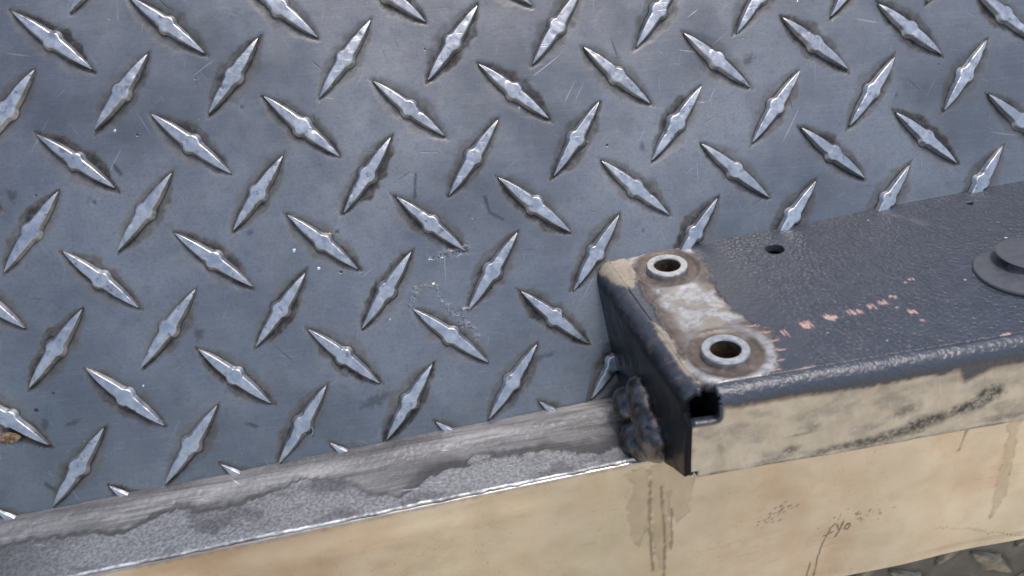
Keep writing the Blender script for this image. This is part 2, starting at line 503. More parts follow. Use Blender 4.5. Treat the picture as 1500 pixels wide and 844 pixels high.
# ------------------------------------------------------------------ tread plate
TH = math.radians(60)
P, ASP = 0.040, 1.08
PY0 = -0.1255                                 # lower end of the sheet (plate coordinates)
HL = 0.57 / 2 * math.hypot(P, P * ASP)        # half length of a lug
ANG = math.atan2(P * ASP, P)

def lug_half_width(u):                         # u in -1..1, metres at the top face
    lens = 0.00172 * np.clip(1 - np.abs(u) ** 2.1, 0, 1) + 0.00005
    x = u * HL
    bossr = 0.00275
    boss = np.sqrt(np.clip(bossr ** 2 - x ** 2, 0, None))
    k = 0.0004
    hmix = np.clip(0.5 + 0.5 * (boss - lens) / k, 0, 1)
    return lens * (1 - hmix) + boss * hmix + k * hmix * (1 - hmix) * 0.6

def make_lug(name, seed, clip_y=None, center=None, ang=0.0):
    rng = np.random.RandomState(seed)
    us = np.concatenate([np.linspace(-1, -0.28, 15), np.linspace(-0.25, 0.25, 21), np.linspace(0.28, 1, 15)])
    H = 0.00185
    hw = lug_half_width(us)
    tipf = np.clip(1 - np.abs(us) ** 5, 0, 1)
    # levels: (extra width, height fraction, length factor)
    lv = [(0.00120, -0.10, 1.02), (0.00095, 0.08, 1.012), (0.00052, 0.50, 1.006), (0.00018, 0.86, 1.0), (0.0, 0.97, 0.997), (-0.00028, 1.0, 0.99), (-0.00065, 1.0, 0.985)]
    bossf = np.exp(-(us * HL / 0.0028) ** 4)
    rows, tops = [], []
    w1 = 1 + 0.08 * (fbm(us * 3 + seed, us * 0 + 1.3, seed, 3) - 0.5) * 2
    w2 = 1 + 0.08 * (fbm(us * 3 + seed, us * 0 + 7.3, seed, 3) - 0.5) * 2
    for ex, hf, lf in lv:
        taper = np.clip(1 - np.abs(us) ** 2.6, 0.02, 1) * (1 + (0.35 * bossf if ex > 0 else 0))
        h = H * hf * (0.45 + 0.55 * tipf) if hf > 0 else np.full_like(us, H * hf)
        a = np.stack([us * HL * lf, np.maximum(hw * w1 + ex * taper, 0.00003), h], -1)
        b = np.stack([us * HL * lf, -np.maximum(hw * w2 + ex * taper, 0.00003), h], -1)
        rows.append((a, b))
        tops.append(max(hf, 0))
    mid = np.stack([us * HL * 0.985, us * 0, H * 1.0 * (0.45 + 0.55 * tipf)], -1)
    seq = [r[0] for r in rows] + [mid] + [r[1] for r in rows[::-1]]
    tp = tops + [1.0] + tops[::-1]
    V = np.array(seq)
    # nicks and flattened spots
    for _ in range(rng.randint(1, 4)):
        nx_, ny_, nr_ = rng.uniform(-0.85, 0.85) * HL, rng.choice([-1, 1]) * rng.uniform(0.0004, 0.0018), rng.uniform(0.0005, 0.0012)
        dn = np.hypot(V[..., 0] - nx_, V[..., 1] - ny_) / nr_
        V[..., 2] -= np.exp(-dn ** 2) * 0.00030 * (V[..., 2] > 0.0006)
        V[..., 1] *= 1 - 0.16 * np.exp(-((V[..., 0] - nx_) / nr_) ** 2) * (np.sign(V[..., 1]) == np.sign(ny_)) * (V[..., 2] > 0.0006)
    V[..., 2] += (fbm(V[..., 0] * 900 + seed * 3, V[..., 1] * 900, seed, 2) - 0.5) * 0.00014 * (np.array(tp)[:, None] > 0.5)
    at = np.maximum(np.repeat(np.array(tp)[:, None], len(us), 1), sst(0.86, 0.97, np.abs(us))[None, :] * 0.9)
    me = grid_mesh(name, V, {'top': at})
    if clip_y is not None:
        # keep only what lies above the clip line of the sheet
        bm = bmesh.new()
        bm.from_mesh(me)
        R = Matrix.Rotation(ang, 4, 'Z')
        Ri = R.inverted()
        pc = Ri @ Vector((0, clip_y - center, 0))
        pn = (Ri.to_3x3() @ Vector((0, 1, 0)))
        bmesh.ops.bisect_plane(bm, geom=list(bm.verts) + list(bm.edges) + list(bm.faces), plane_co=pc, plane_no=pn, clear_inner=True)
        bmesh.ops.holes_fill(bm, edges=[e for e in bm.edges if e.is_boundary and all(abs((v.co - pc).dot(pn)) < 1e-6 for v in e.verts)])
        bm.to_mesh(me)
        bm.free()
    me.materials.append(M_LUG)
    return me

PL = root('tread_plate', (0, 0, Z0), 'sloping steel tread plate covered in raised diamond lugs', 'tread plate', rot=(TH, 0, 0))
lug_list = []                                  # (px, py, angle)
for i2 in range(-8, 24):
    for j2 in range(-8, 8):
        if (i2 + j2) % 2 and False:
            continue
        if (i2 % 2) != (j2 % 2):
            continue
        i, j = i2 / 2, j2 / 2
        px, py = i * P, -j * P * ASP
        ang = -ANG if i2 % 2 == 0 else ANG
        if py > 0.075 + 0.012 or px < -0.085 or px > 0.40:
            continue
        if py + 0.0125 < -0.1205:
            continue
        if px > 0.192 and py < -0.0860:       # wholly hidden under the channel
            continue
        if 0.182 < px <= 0.192 and py < -0.105:
            continue
        lug_list.append((px, py, ang))

lug_meshes = {1: [make_lug('lug', s) for s in range(20, 29)], -1: [make_lug('lug', s) for s in range(40, 49)]}
clip_cache = {}
rng = random.Random(3)
for (px, py, ang) in lug_list:
    if py - 0.0130 < -0.1219:
        key = (round(py, 4), round(ang, 3))
        if key not in clip_cache:
            clip_cache[key] = make_lug('lug', 11, -0.1224, py, ang)
        me = clip_cache[key]
        tw, s = 0.0, 1.0
    else:
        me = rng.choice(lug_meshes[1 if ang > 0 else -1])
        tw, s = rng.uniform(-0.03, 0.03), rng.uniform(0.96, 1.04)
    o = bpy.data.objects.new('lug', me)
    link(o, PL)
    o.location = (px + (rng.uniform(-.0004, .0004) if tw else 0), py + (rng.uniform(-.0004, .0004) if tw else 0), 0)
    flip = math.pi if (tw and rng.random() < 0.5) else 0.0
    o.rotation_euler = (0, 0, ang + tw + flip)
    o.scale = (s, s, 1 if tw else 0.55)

def tread_sheet(name, xs, ys, lugs, marks=True, thick=0.004):
    X, Y = np.meshgrid(xs, ys)
    grime = np.zeros_like(X)
    Z = (fbm(X * 22, Y * 22, 5, 3) - 0.5) * 0.0006
    wob = fbm(X * 260, Y * 260, 9, 3) - 0.5
    for k, (px, py, ang) in enumerate(lugs):
        c, s = math.cos(ang), math.sin(ang)
        sel = np.where((np.abs(X - px) < 0.026) & (np.abs(Y - py) < 0.026))
        if not len(sel[0]):
            continue
        dx, dy = X[sel] - px, Y[sel] - py
        u, v = (dx * c + dy * s) / HL, -dx * s + dy * c
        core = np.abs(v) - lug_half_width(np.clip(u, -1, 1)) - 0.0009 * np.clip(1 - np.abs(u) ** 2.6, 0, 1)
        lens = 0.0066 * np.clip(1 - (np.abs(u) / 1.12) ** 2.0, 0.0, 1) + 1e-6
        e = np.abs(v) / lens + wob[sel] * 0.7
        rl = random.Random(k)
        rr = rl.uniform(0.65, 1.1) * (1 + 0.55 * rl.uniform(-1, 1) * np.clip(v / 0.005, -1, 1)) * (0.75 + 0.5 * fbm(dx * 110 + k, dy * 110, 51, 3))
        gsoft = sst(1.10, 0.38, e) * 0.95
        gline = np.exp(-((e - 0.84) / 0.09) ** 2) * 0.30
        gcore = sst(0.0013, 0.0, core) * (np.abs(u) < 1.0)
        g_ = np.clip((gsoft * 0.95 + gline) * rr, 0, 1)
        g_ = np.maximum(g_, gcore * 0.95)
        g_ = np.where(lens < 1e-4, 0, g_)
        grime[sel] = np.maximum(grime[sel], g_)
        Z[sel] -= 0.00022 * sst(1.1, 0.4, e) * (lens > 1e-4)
    gouge, smudge = np.zeros_like(X), np.zeros_like(X)
    if marks:
        xm, ym = X * 1000, Y * 1000
        n = (fbm(xm * 0.9, ym * 0.9, 21, 3) - 0.5)
        for pts, w in (([(116.5, -56.2), (123, -55.8), (128.6, -55.4)], 1.7), ([(127, -56.5), (132, -54.2)], 1.5),
                       ([(108, -71.5), (109, -66.8), (112.6, -66.3), (118.3, -66.6), (118.6, -72.3), (121.6, -76.8)], 0.75),
                       ([(107.6, -72.5), (109.5, -68.5)], 1.6), ([(120, -75), (124.9, -80.1)], 1.5), ([(123, -79), (126, -77), (130, -77.5)], 1.2),
                       ([(125, -82), (128.5, -85.5), (129.5, -88.5)], 1.9)):
            d = polydist(xm, ym, pts) + n * 2.2
            gouge = np.maximum(gouge, sst(w, w * 0.55, d))
        for pts, w in (([(142, -36.8), (142.9, -43.2), (147.5, -46.6)], 0.55), ([(85, 3), (86, -6)], 0.4), ([(12.3, -3.5), (14, -7)], 0.7), ([(118, -24), (116, -33)], 0.35),
                       ([(-33, -112), (-30, -115)], 0.7), ([(40, -104), (43.5, -106)], 0.5), ([(260, 22), (268, 20.5)], 0.4)):
            smudge = np.maximum(smudge, sst(w + 0.35, w * 0.3, polydist(xm, ym, pts) + n * 0.6))
        for cx, cy, rx, ry, r in ((252.7, -2, 3.2, 2.0, .3), (29.9, -68.7, 1.9, 2.6, 0), (186.8, 21.8, 1.6, 1.6, 0), (2, 40, 1.4, 1.8, 0), (-24, -8, 2.2, 2.6, .4), (258, 27, 4, 1.4, .2),
                                  (-29, -90.5, 1.3, 3.0, -.3), (-20, -92, 3.4, 0.9, .15), (62.3, -112.4, 1.2, 1.6, .5), (88, -105, 7, 2.2, .2), (150, -101, 9, 1.2, .15), (55, -35, 1.4, 1.0, 0),
                                  (168, -4, 2.4, 1.2, 0), (205, -28, 1.2, 2.2, .3), (310, -25, 1.6, .7, .9), (291, -50, .8, 2.4, .5)):
            smudge = np.maximum(smudge, 0.7 * sst(1.15, 0.45, blob(xm, ym, cx, cy, rx, ry, r) + n * 1.3))
        big = fbm(X * 55, Y * 55, 41, 4)
        smudge = np.maximum(smudge, 0.20 * sst(0.58, 0.72, big))
        # darker along the ledge
        smudge = np.maximum(smudge, 0.6 * sst(0.0030, 0.0004, Y - (-0.1228) + wob * 0.002))
        Z += -gouge * 0.00010 + gouge * (fbm(xm * 0.8, ym * 0.8, 33, 2) - 0.5) * 0.0010
        for cx, cy, r in ((2.7, -15.3, 1.0), (85.6, -40.5, 1.0), (200, -60, .7), (60, 10, .8)):
            d = blob(xm, ym, cx, cy, r, r)
            Z += -0.0003 * sst(1, 0.5, d) + 0.00015 * np.exp(-((d - 1.15) / 0.2) ** 2)
            smudge = np.maximum(smudge, 0.8 * sst(1.0, 0.7, d))
    V = np.stack([X, Y, Z], -1)
    return grid_mesh(name, V, {'grime': grime, 'gouge': gouge, 'smudge': smudge})

def axis(lo, f0, f1, hi, fine, coarse):
    return np.unique(np.concatenate([np.arange(lo, f0, coarse), np.arange(f0, f1, fine), np.arange(f1, hi + 1e-6, coarse)]).round(6))
xs = axis(-0.14, -0.064, 0.385, 0.46, 0.0007, 0.004)
ys = axis(PY0, PY0, 0.072, 0.10, 0.0007, 0.004)
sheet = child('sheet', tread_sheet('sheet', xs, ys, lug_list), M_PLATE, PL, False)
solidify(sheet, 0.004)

# ------------------------------------------------------------------ beam: weathered ledge and bare front face
ZB, YF = -0.1064, -0.0933
BM = root('bumper_rail', (0.1, -0.08, Z0 - 0.2046), 'long bare steel rail with weathered top ledge along the tread plate', 'rail')
BM['kind'] = 'thing'

xs = axis(-0.22, -0.064, 0.205, 0.56, 0.0006, 0.004)
yq = np.concatenate([[YF, YF + 0.00025, YF + 0.0005], np.arange(YF + 0.0011, -0.0565, 0.0006)])
X, Y = np.meshgrid(xs, yq)
xm, ym = X * 1000, Y * 1000
lx = [-60, -47, -33, -18.6, -3.8, 0.2, 13.5, 31, 34.4, 57, 71.9, 81.6, 93.4, 101.1, 108.7, 118.4, 126.4, 146.4, 164.2, 171.6, 200]
ly = [-73, -72.6, -73.3, -75, -79, -76.1, -71.8, -77.6, -75.9, -70.5, -74.7, -84, -88.3, -82.9, -79.9, -80, -78.7, -80.1, -87.5, -85.6, -86]
yl = np.interp(xm, lx, ly) + (fbm(xm * 0.35, ym * 0 + 3, 3, 4) - 0.5) * 3.0 + (fbm(xm * 0.8, ym * 0.8, 8, 3) - 0.5) * 2.0
d = ym - yl                                                      # >0: towards the plate
front = sst(0.35, -0.35, d)
bandw = np.interp(xm, [-60, -20, 5, 25, 45, 60, 75, 92, 100, 118, 135, 160, 180], [3, 2.5, 4, 5, 3.5, 2, 3.5, 2.0, 10, 6, 4.5, 8, 10])
dark = sst(-0.2, 0.5, d) * sst(bandw * 1.15, bandw * 0.30, d + (fbm(xm * 0.4, ym * 0.6, 4, 4) - 0.5) * 3)
dark *= np.interp(xm, [-60, 0, 40, 70, 90, 110, 140, 180], [0.8, 0.85, 0.8, 0.6, 0.55, 0.95, 0.85, 0.8])
line = np.exp(-((d - 0.15) / 0.40) ** 2) * 0.85 * (0.5 + 0.6 * fbm(xm * .25, ym * .25, 46, 3))
isl = np.minimum.reduce([blob(xm, ym, 122.5, -77.2, 5.0, 2.6, .1), blob(xm, ym, 13.1, -82.6, 6.0, 2.6, .1), blob(xm, ym, 32.4, -86.5, 4.5, 2.2, .1)]) + (fbm(xm * .5, ym * .5, 77, 3) - .5) * .6
dark *= 1 - sst(1.0, 0.85, isl)
line = np.maximum(line, np.exp(-((isl - 1.0) / 0.13) ** 2) * 0.55)
front = np.maximum(front, sst(1.0, 0.85, isl) * (isl < 2))
smear = sst(0.55, 0.75, fbm(xm * 0.05, ym * 0.45 + xm * 0.02, 61, 4)) * 0.35 * (1 - front)
dark = np.maximum(dark, smear)
dark = np.maximum(dark, 0.6 * sst(0.48, 0.70, fbm(xm * 0.07, ym * 0.12, 31, 4)) * front)
dark = np.maximum(dark, 0.75 * sst(-5, -52, xm + (fbm(xm * .1, ym * .2, 5, 3) - .5) * 20) * front)
burn = sst(15, 4, blob(xm, ym, 182, -80, 1, 1.7) + (fbm(xm * .4, ym * .4, 15, 4) - .5) * 8)
edge = sst(0.75, 0.3, (Y - YF) * 1000 + (fbm(xm * .5, ym * 0, 2, 3) - .5) * 1.3) * sst(0.25, 0.6, fbm(xm * .12, ym * 0, 6, 4)) * 0.8
Z = np.full_like(X, ZB) + front * 0.00008 + (fbm(X * 40, Y * 40, 6, 3) - 0.5) * 0.0008
Z += 0.0015 * sst(-0.073, -0.0635, Y) * (0.6 + 0.8 * fbm(X * 30, Y * 0, 19, 3))         # ground-down weld crown next to the plate
Z += (fbm(xm * .8, ym * .8, 44, 2) - .5) * 0.00022
chz = np.array([-0.0009, -0.00026, -0.00006])
for k in range(3):
    Z[k] += chz[k]
Yw = Y + np.where(Y < YF + 0.0008, (fbm(xm * .3, ym * 0, 12, 4) - .5) * 0.0008, 0)
V = np.stack([X, Yw, Z + Z0], -1)
ledge = child('top_ledge', grid_mesh('top_ledge', V, {'front': front, 'dark': dark, 'line': line, 'edge': edge, 'burn': burn}), M_LEDGE, BM)
solidify(ledge, 0.0008)

# front face
ZF0, ZF1 = -0.1074, -0.2046
xs = axis(-0.22, -0.03, 0.370, 0.56, 0.0006, 0.004)
zq = np.linspace(ZF1, ZF0, 163)
X, Zg = np.meshgrid(xs, zq)
xm, zm = X * 1000, Zg * 1000
n3 = fbm(xm * .5, zm * .5, 71, 4) - .5
n5 = fbm(xm * .15, zm * .15, 72, 4) - .5
wet = np.zeros_like(X)
stain = np.zeros_like(X)
runs = [[(171.5, -112), (175, -118), (172.5, -128), (173, -146), (176, -154), (180, -140), (181, -120), (179, -110)],
        [(181, -110), (182, -150), (184.5, -168), (188, -158), (188, -110)],
        [(187, -112), (188.5, -138), (191.5, -143), (195.5, -139), (197, -128), (197.5, -112)],
        [(322.5, -118), (326, -135), (327.5, -158), (331, -185), (334.5, -170), (331.5, -150), (329, -132), (330, -118)]]
for r_ in runs:
    sd = sdpoly(xm, zm, r_) + n3 * 2.5
    wet = np.maximum(wet, sst(0.9, -0.9, sd) * 0.7 * (0.55 + 0.6 * fbm(xm * .4, zm * .25, 74, 3)))
    stain = np.maximum(stain, np.exp(-(sd / 0.40) ** 2) * 0.50 * sst(0.35, 0.6, fbm(xm * .3, zm * .3, 75, 3)))
for pts, w in (([(181, -118), (180.5, -140), (181.5, -168)], .5), ([(185, -122), (186.5, -150), (186, -172)], .45), ([(189, -135), (189, -158)], .4), ([(308, -119), (306, -138)], .35)):
    stain = np.maximum(stain, 0.8 * sst(w + .5, w * .4, polydist(xm, zm, pts) + n3 * 1.2))
scr = np.zeros_like(X)
for pts, w in (([(252.8, -197), (253.2, -186), (254.4, -177), (257.0, -168.5), (258.6, -166.2)], .22), ([(249.5, -197), (250.3, -188)], .22), ([(254.5, -172.5), (258.3, -171)], .25),
               ([(259.5, -167), (260.8, -170.5)], .32), ([(262.3, -166), (261, -171.5), (259.6, -174.5)], .32), ([(264.2, -168), (263, -170.5), (264.6, -171.5), (265.6, -169.2), (264.2, -168)], .28)):
    scr = np.maximum(scr, sst(w + .35, w * .5, polydist(xm, zm, pts) + n3 * .3))
rs = np.random.RandomState(4)
for k in range(30):
    cx, cz = rs.normal(268, 7), rs.normal(-165, 3)
    scr = np.maximum(scr, 0.8 * sst(1.1, .5, blob(xm, zm, cx, cz, rs.uniform(.35, .8), rs.uniform(.3, .6), rs.uniform(0, 3)) + n3 * .5))
for k in range(46):
    t = rs.uniform()
    cx, cz = 226 + 12 * t + rs.normal(0, 1.6), -157 + 9 * t + rs.normal(0, 1.8)
    scr = np.maximum(scr, 0.65 * sst(1.1, .4, blob(xm, zm, cx, cz, rs.uniform(.4, 1.2), rs.uniform(.3, .6), .7) + n3 * .5))
for k in range(26):
    t = k / 25
    cx, cz = 306 + 44 * t, -183 - 17.5 * t + rs.normal(0, .5)
    scr = np.maximum(scr, 0.55 * sst(1.1, .4, blob(xm, zm, cx, cz, rs.uniform(.3, .9), rs.uniform(.5, 1.0), rs.uniform(0, 3)) + n3 * .5))
scr = np.maximum(scr, 0.12 * sst(0.70, 0.76, fbm(xm * .12, zm * .9, 55, 3)) * sst(0.5, .6, fbm(xm * .03, zm * .05, 56, 2)))
stain = np.maximum(stain, 0.5 * sst(-108.9, -107.4, zm + n3 * 2.5))               # darker just under the edge
stain = np.maximum(stain, 0.10 * sst(0.55, 0.74, fbm(xm * .05, zm * .06, 57, 4)))
refl_tint = sst(150, 20, xm + n5 * 90) * 0.9 + sst(0.56, 0.7, fbm(xm * .035, zm * .02, 58, 3)) * 0.45  # mask for painted pink-orange reflections, strongest at the left
Yd = np.full_like(X, YF - 0.0002) - 0.0006 * sst(-0.125, -0.1100, Zg) + (fbm(X * 17, Zg * 8, 14, 2) - .5) * 0.0044 * sst(-0.1076, -0.125, Zg)
rid = (Zg - ZF1) * 1000
Yd -= 0.0007 * np.exp(-((rid - 6.2) / 1.1) ** 2)                                  # faint bend ridge above the lower edge
Yd += 0.0016 * sst(2.2, 0.0, rid)
stain = np.maximum(stain, 0.6 * sst(2.4, 0.4, rid + n3 * 3))
Zw = Zg + np.where(rid < 0.3, (fbm(xm * .22, zm * 0, 13, 4) - .5) * 0.0022, 0)
V = np.stack([X, Yd, Zw + Z0], -1)
face = child('front_face', grid_mesh('front_face', V, {'stain': stain, 'scrape': scr, 'refl_tint': refl_tint, 'wet': wet}), M_FACE, BM)
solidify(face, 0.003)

# ------------------------------------------------------------------ channel bracket
ZT = -0.0612
XE = 0.1815   # nominal
def xend(y):
    return 0.1785 + (-0.036 - y) * 0.0793
#                                  # outer face of the folded end
TK = 0.003
RB = 0.0060                                    # bend radius
XR = 0.420
def yfront(x):
    return -0.1176 - (x - 0.187) * 0.0448
CH = root('mounting_channel', (0.30, -0.08, Z0 - 0.1064), 'black textured steel channel with two bushings welded onto the ledge', 'channel')

def wear(xm, ym):
    """bare / rust / bright / tan masks on the top of the channel, millimetres"""
    n1 = fbm(xm * .35, ym * .35, 101, 4) - .5
    n2 = fbm(xm * 1.1, ym * 1.1, 102, 3) - .5
    out = [(190, -30), (216, -30), (217.7, -40), (217.4, -53), (215.5, -62), (215.3, -72), (216, -81), (219, -88.5), (222.5, -92), (221.8, -99), (218, -108), (209.5, -114.5), (197.3, -115), (191.5, -110), (189.6, -99), (190.2, -86), (190.8, -70), (190.6, -56), (189.5, -43.7)]
    sd = sdpoly(xm, ym, out) + n1 * 3.5 + n2 * 1.6
    bare = sst(0.7, -0.9, sd)
    edge_rust = sst(-7.5, -0.5, sd)
    r1, r2 = np.hypot(xm - 204.2, ym + 45.3), np.hypot(xm - 204.4, ym + 99.2)
    halo = np.maximum(sst(13.6, 11.2, r1 + n1 * 3), sst(13.2, 11.5, r2 + n1 * 3))
    rust = np.clip(np.maximum(edge_rust * 1.0, halo * 0.95), 0, 1)
    core = sst(1.2, -2.0, sdpoly(xm, ym, [(195, -58.5), (214, -59.5), (214, -72), (217, -84), (208, -86), (195, -85), (194.5, -74)]) + n1 * 4)
    ringb = np.exp(-((r2 - 14.2 - n1 * 2) / 1.3) ** 2) * sst(-150, -100, -np.abs(np.degrees(np.arctan2(ym + 99.2, xm - 204.4)) + 70))
    ringb = np.maximum(ringb, 0.9 * np.exp(-((r1 - 14.0 - n1 * 2) / 1.6) ** 2) * (ym > -40))
    bright = np.clip(np.maximum(core * (1 - halo) * sst(0.30, 0.62, fbm(xm * .16, ym * .22, 103, 4)), ringb * 0.9), 0, 1)
    bright = np.maximum(bright, 0.9 * sst(1.2, .6, blob(xm, ym, 214, -110, 4.5, 2.0, .6) + n2))
    bare = np.maximum(bare, sst(1.1, .8, blob(xm, ym, 214, -110, 4.5, 2.0, .6) + n2))
    rust *= 1 - 0.85 * np.clip(bright, 0, 1)
    # pale strip of primer and filler along the cracked bend
    tan = sst(1.2, 0.2, sdpoly(xm, ym, [(182.5, -37), (190.5, -34.5), (190.6, -48), (187.6, -55), (184.2, -48)]) + n1 * 2 + n2 * 1.5)
    tan = np.maximum(tan, 0.55 * core * (1 - halo) * sst(0.52, 0.40, fbm(xm * .16, ym * .22, 103, 4)))
    tan = np.maximum(tan, sst(0.9, 0.1, sdpoly(xm, ym, [(187.6, -76), (190.8, -84), (190.0, -100), (191, -111), (187.0, -111), (186.4, -98), (186.8, -86)]) + n1 * 2.4 + n2 * 1.4) * 0.95)
    bare = np.maximum(bare, tan)
    rust *= 1 - 0.6 * tan
    crack = np.exp(-((xm - (190.9 + n1 * 2.4)) / 0.5) ** 2) * (ym < -46)
    return bare, rust, bright, tan, crack

def chips(xm, ym):
    n2 = fbm(xm * 1.3, ym * 1.3, 112, 3) - .5
    c = np.zeros_like(xm)
    rs = np.random.RandomState(9)
    for cx, cy, nst, ln in ((226.3, -95.3, 2, 2.6), (234.4, -93.9, 4, 2.4), (244.0, -92.8, 5, 2.2), (252.4, -92.2, 5, 1.8), (258.9, -90.9, 3, 1.7), (263.8, -90.2, 3, 1.5), (268.2, -88.1, 2, .8), (279.6, -81.3, 2, .7), (276.8, -82, 1, .6),
                           (269.4, -97.4, 3, 1.5), (269.6, -102.4, 1, .8), (266.5, -94, 1, .6)):
        for q in range(nst):
            ox = cx + (q - (nst - 1) / 2) * 0.85 + rs.uniform(-.25, .25)
            oy = cy + rs.uniform(-.5, .5)
            c = np.maximum(c, rs.uniform(.7, 1) * sst(1.15, .7, blob(xm, ym, ox, oy, rs.uniform(.35, .62), ln * rs.uniform(.6, 1.1), 0.12) + n2 * .9))
    for k in range(7):
        a = math.radians(38 - 17 * k)
        r = 17.0
        cx, cy = 204.4 + r * math.cos(a), -99.2 + r * math.sin(a)
        c = np.maximum(c, 0.8 * sst(1.1, .6, blob(xm, ym, cx, cy, 2.8 - .25 * k, .42, -.25) + n2 * .5))
    c = np.maximum(c, 0.6 * sst(1.1, .6, blob(xm, ym, 224, -113.5, 4.5, .5, .1) + n2))
    c = np.maximum(c, 0.9 * sst(1.1, .6, blob(xm, ym, 288.5, -116.5, 2.2, .9, .3) + n2))
    return c

# top plate: grid with round holes
x0 = XE + RB
xs = axis(x0, x0, 0.372, XR, 0.0006, 0.004)
ns = 140
T = np.linspace(0, 1, ns)
X = np.repeat(xs[None, :], ns, 0)
YB_ = -0.0338
def top_rise(x, y):                               # the top sits a little higher towards the plate
    t = np.clip((y + 0.112) / (0.112 - 0.0338), 0, 1.05)
    return t * (0.0013 + np.clip(x - 0.19, 0, 0.23) / 0.17 * 0.0019)
Y = (yfront(X) + 0.0055) + (YB_ - yfront(X) - 0.0055) * T[:, None]
X0_ = xend(Y) + RB
X = X0_ + (X - x0) * (XR - X0_) / (XR - x0)
holes = [(0.2456, -0.0477, 0.0035), (0.3290, -0.0422, 0.0012), (0.2036, -0.0470, 0.0062), (0.2043, -0.0995, 0.0062)]
keepf = np.ones((ns - 1, len(xs) - 1), bool)
for hx, hy, hr in holes:
    r = np.hypot(X - hx, Y - hy)
    near = np.abs(r - hr) < 0.00042
    X = np.where(near, hx + (X - hx) * hr / np.maximum(r, 1e-9), X)
    Y = np.where(near, hy + (Y - hy) * hr / np.maximum(r, 1e-9), Y)
    cx = (X[:-1, :-1] + X[1:, 1:] + X[:-1, 1:] + X[1:, :-1]) / 4
    cy = (Y[:-1, :-1] + Y[1:, 1:] + Y[:-1, 1:] + Y[1:, :-1]) / 4
    keepf &= np.hypot(cx - hx, cy - hy) > hr
cxx, cyy = (X[:-1, :-1] + X[1:, 1:]) / 2, (Y[:-1, :-1] + Y[1:, 1:]) / 2
keepf &= np.hypot(np.maximum(0.1905 - cxx, 0) * 0 + (cxx - 0.1885), cyy + 0.1165) > 0.0066               # corner relief
xm, ym = X * 1000, Y * 1000
bare, rust, bright, tan, crack = wear(xm, ym)
n1 = fbm(xm * .2, ym * .2, 120, 4) - .5
scuff = 0.5 * sst(1.4, .3, blob(xm, ym, 300, -44, 12, 2.2, -.9) + n1 * 2)
Z = np.full_like(X, ZT) + top_rise(X, Y) - bare * 0.00018 * (1 - tan) + tan * 0.00012 - crack * 0.0005
Z += (fbm(X * 30, Y * 30, 7, 2) - .5) * 0.0004
for hx, hy, hr in holes[2:]:
    rr = np.hypot(X - hx, Y - hy)
    Z += 0.00045 * np.exp(-((rr - 0.0128) / 0.0014) ** 2) - 0.00035 * sst(0.0125, 0.0105, rr)   # raised pressed ring round each bushing
V = np.stack([X, Y, Z + Z0], -1)
smt = np.clip(sst(14, 6, sdpoly(xm, ym, [(189, -36), (218, -36), (222, -100), (214, -114), (190, -114)])) * .8, 0, 1)
chp = chips(xm, ym)
rust_t = np.maximum(rust, crack * .6)
me = grid_mesh('top_plate', V, {'bare': np.maximum(bare, scuff * .35), 'rust': rust_t, 'bright': np.maximum(bright, scuff), 'tan': tan, 'chip': chp, 'smoothp': smt}, keepf)
drop_loose(me)
solidify(child('top_plate', me, M_CH, CH), TK)

# folded end: bend + flap standing on the ledge
nb = 12
rows_z, rows_x = [], []
for k in range(nb):
    a = math.pi / 2 * k / (nb - 1)
    rows_x.append(XE + RB - RB * math.sin(a))
    rows_z.append(ZT - RB + RB * math.cos(a))
ZN = -0.0712                                    # lower edge of the corner relief
for z in np.linspace(ZT - RB, ZN, 6)[1:-1]:
    rows_x.append(XE); rows_z.append(z)
nrow_top = len(rows_z)
ncol = 150
TT = np.linspace(0, 1, ncol)
pts = []
def yback(z):
    return np.maximum(z, -0.13) / math.tan(TH) + 0.0006
for x, z in zip(rows_x, rows_z):
    yf = -0.1172
    yb = min(yback(z), -0.0345)
    pts.append(np.stack([np.full(ncol, x), yf + (yb - yf) * TT, np.full(ncol, z)], -1))
for k in range(42):
    s = k / 41
    yf = -0.1172
    z = np.full(ncol, ZN)
    for it in range(3):
        y = yf + (yback(z) - yf) * TT
        zbot = np.where(y > -0.0925, -0.1068, np.interp(y, [-0.1175, -0.0925], [-0.0930, -0.1068]))
        z = ZN + (zbot - ZN) * s
    pts.append(np.stack([np.full(ncol, XE), y, z], -1))
V = np.array(pts)
V[..., 0] += xend(V[..., 1]) - XE
V[:nb, :, 2] += top_rise(V[:nb, :, 0] * 0 + 0.1875, V[:nb, :, 1]) * np.cos(np.linspace(0, math.pi / 2, nb))[:, None]
xm, ym, zm = V[..., 0] * 1000, V[..., 1] * 1000, V[..., 2] * 1000
# unrolled x for the wear masks: continue the top surface round the bend
arc = np.concatenate([np.array([XE + RB - RB * math.pi / 2 * k / (nb - 1) for k in range(nb)]), np.full(len(pts) - nb, XE - 0.006)])
arc[nb:] = XE + RB - RB * math.pi / 2 - (ZT - RB - V[nb:, 75, 2])
bare, rust, bright, tan, crack = wear(np.repeat(arc[:, None], ncol, 1) * 1000, ym)
nn = fbm(ym * .35, zm * .35 + arc[:, None] * 300, 131, 4) - .5
flake = np.exp(-((arc[:, None] * 1000 - (186.4 + nn * 3)) / .5) ** 2) * (ym < -48) * (ym > -80)
V[..., 0] += (fbm(ym * .12, zm * .12, 132, 3) - .5) * 0.0009 - flake * -0.0004
V[..., 2] += tan * 0.0004 * (zm > -68)
wz = (fbm(ym * .2, zm * .2, 133, 3))
V[..., 2] += Z0
smt = np.full_like(xm, 0.9)
edgechip = 0.5 * sst(0.6, 0.75, fbm(ym * .5, zm * .5, 134, 4)) * sst(-66, -62, zm)
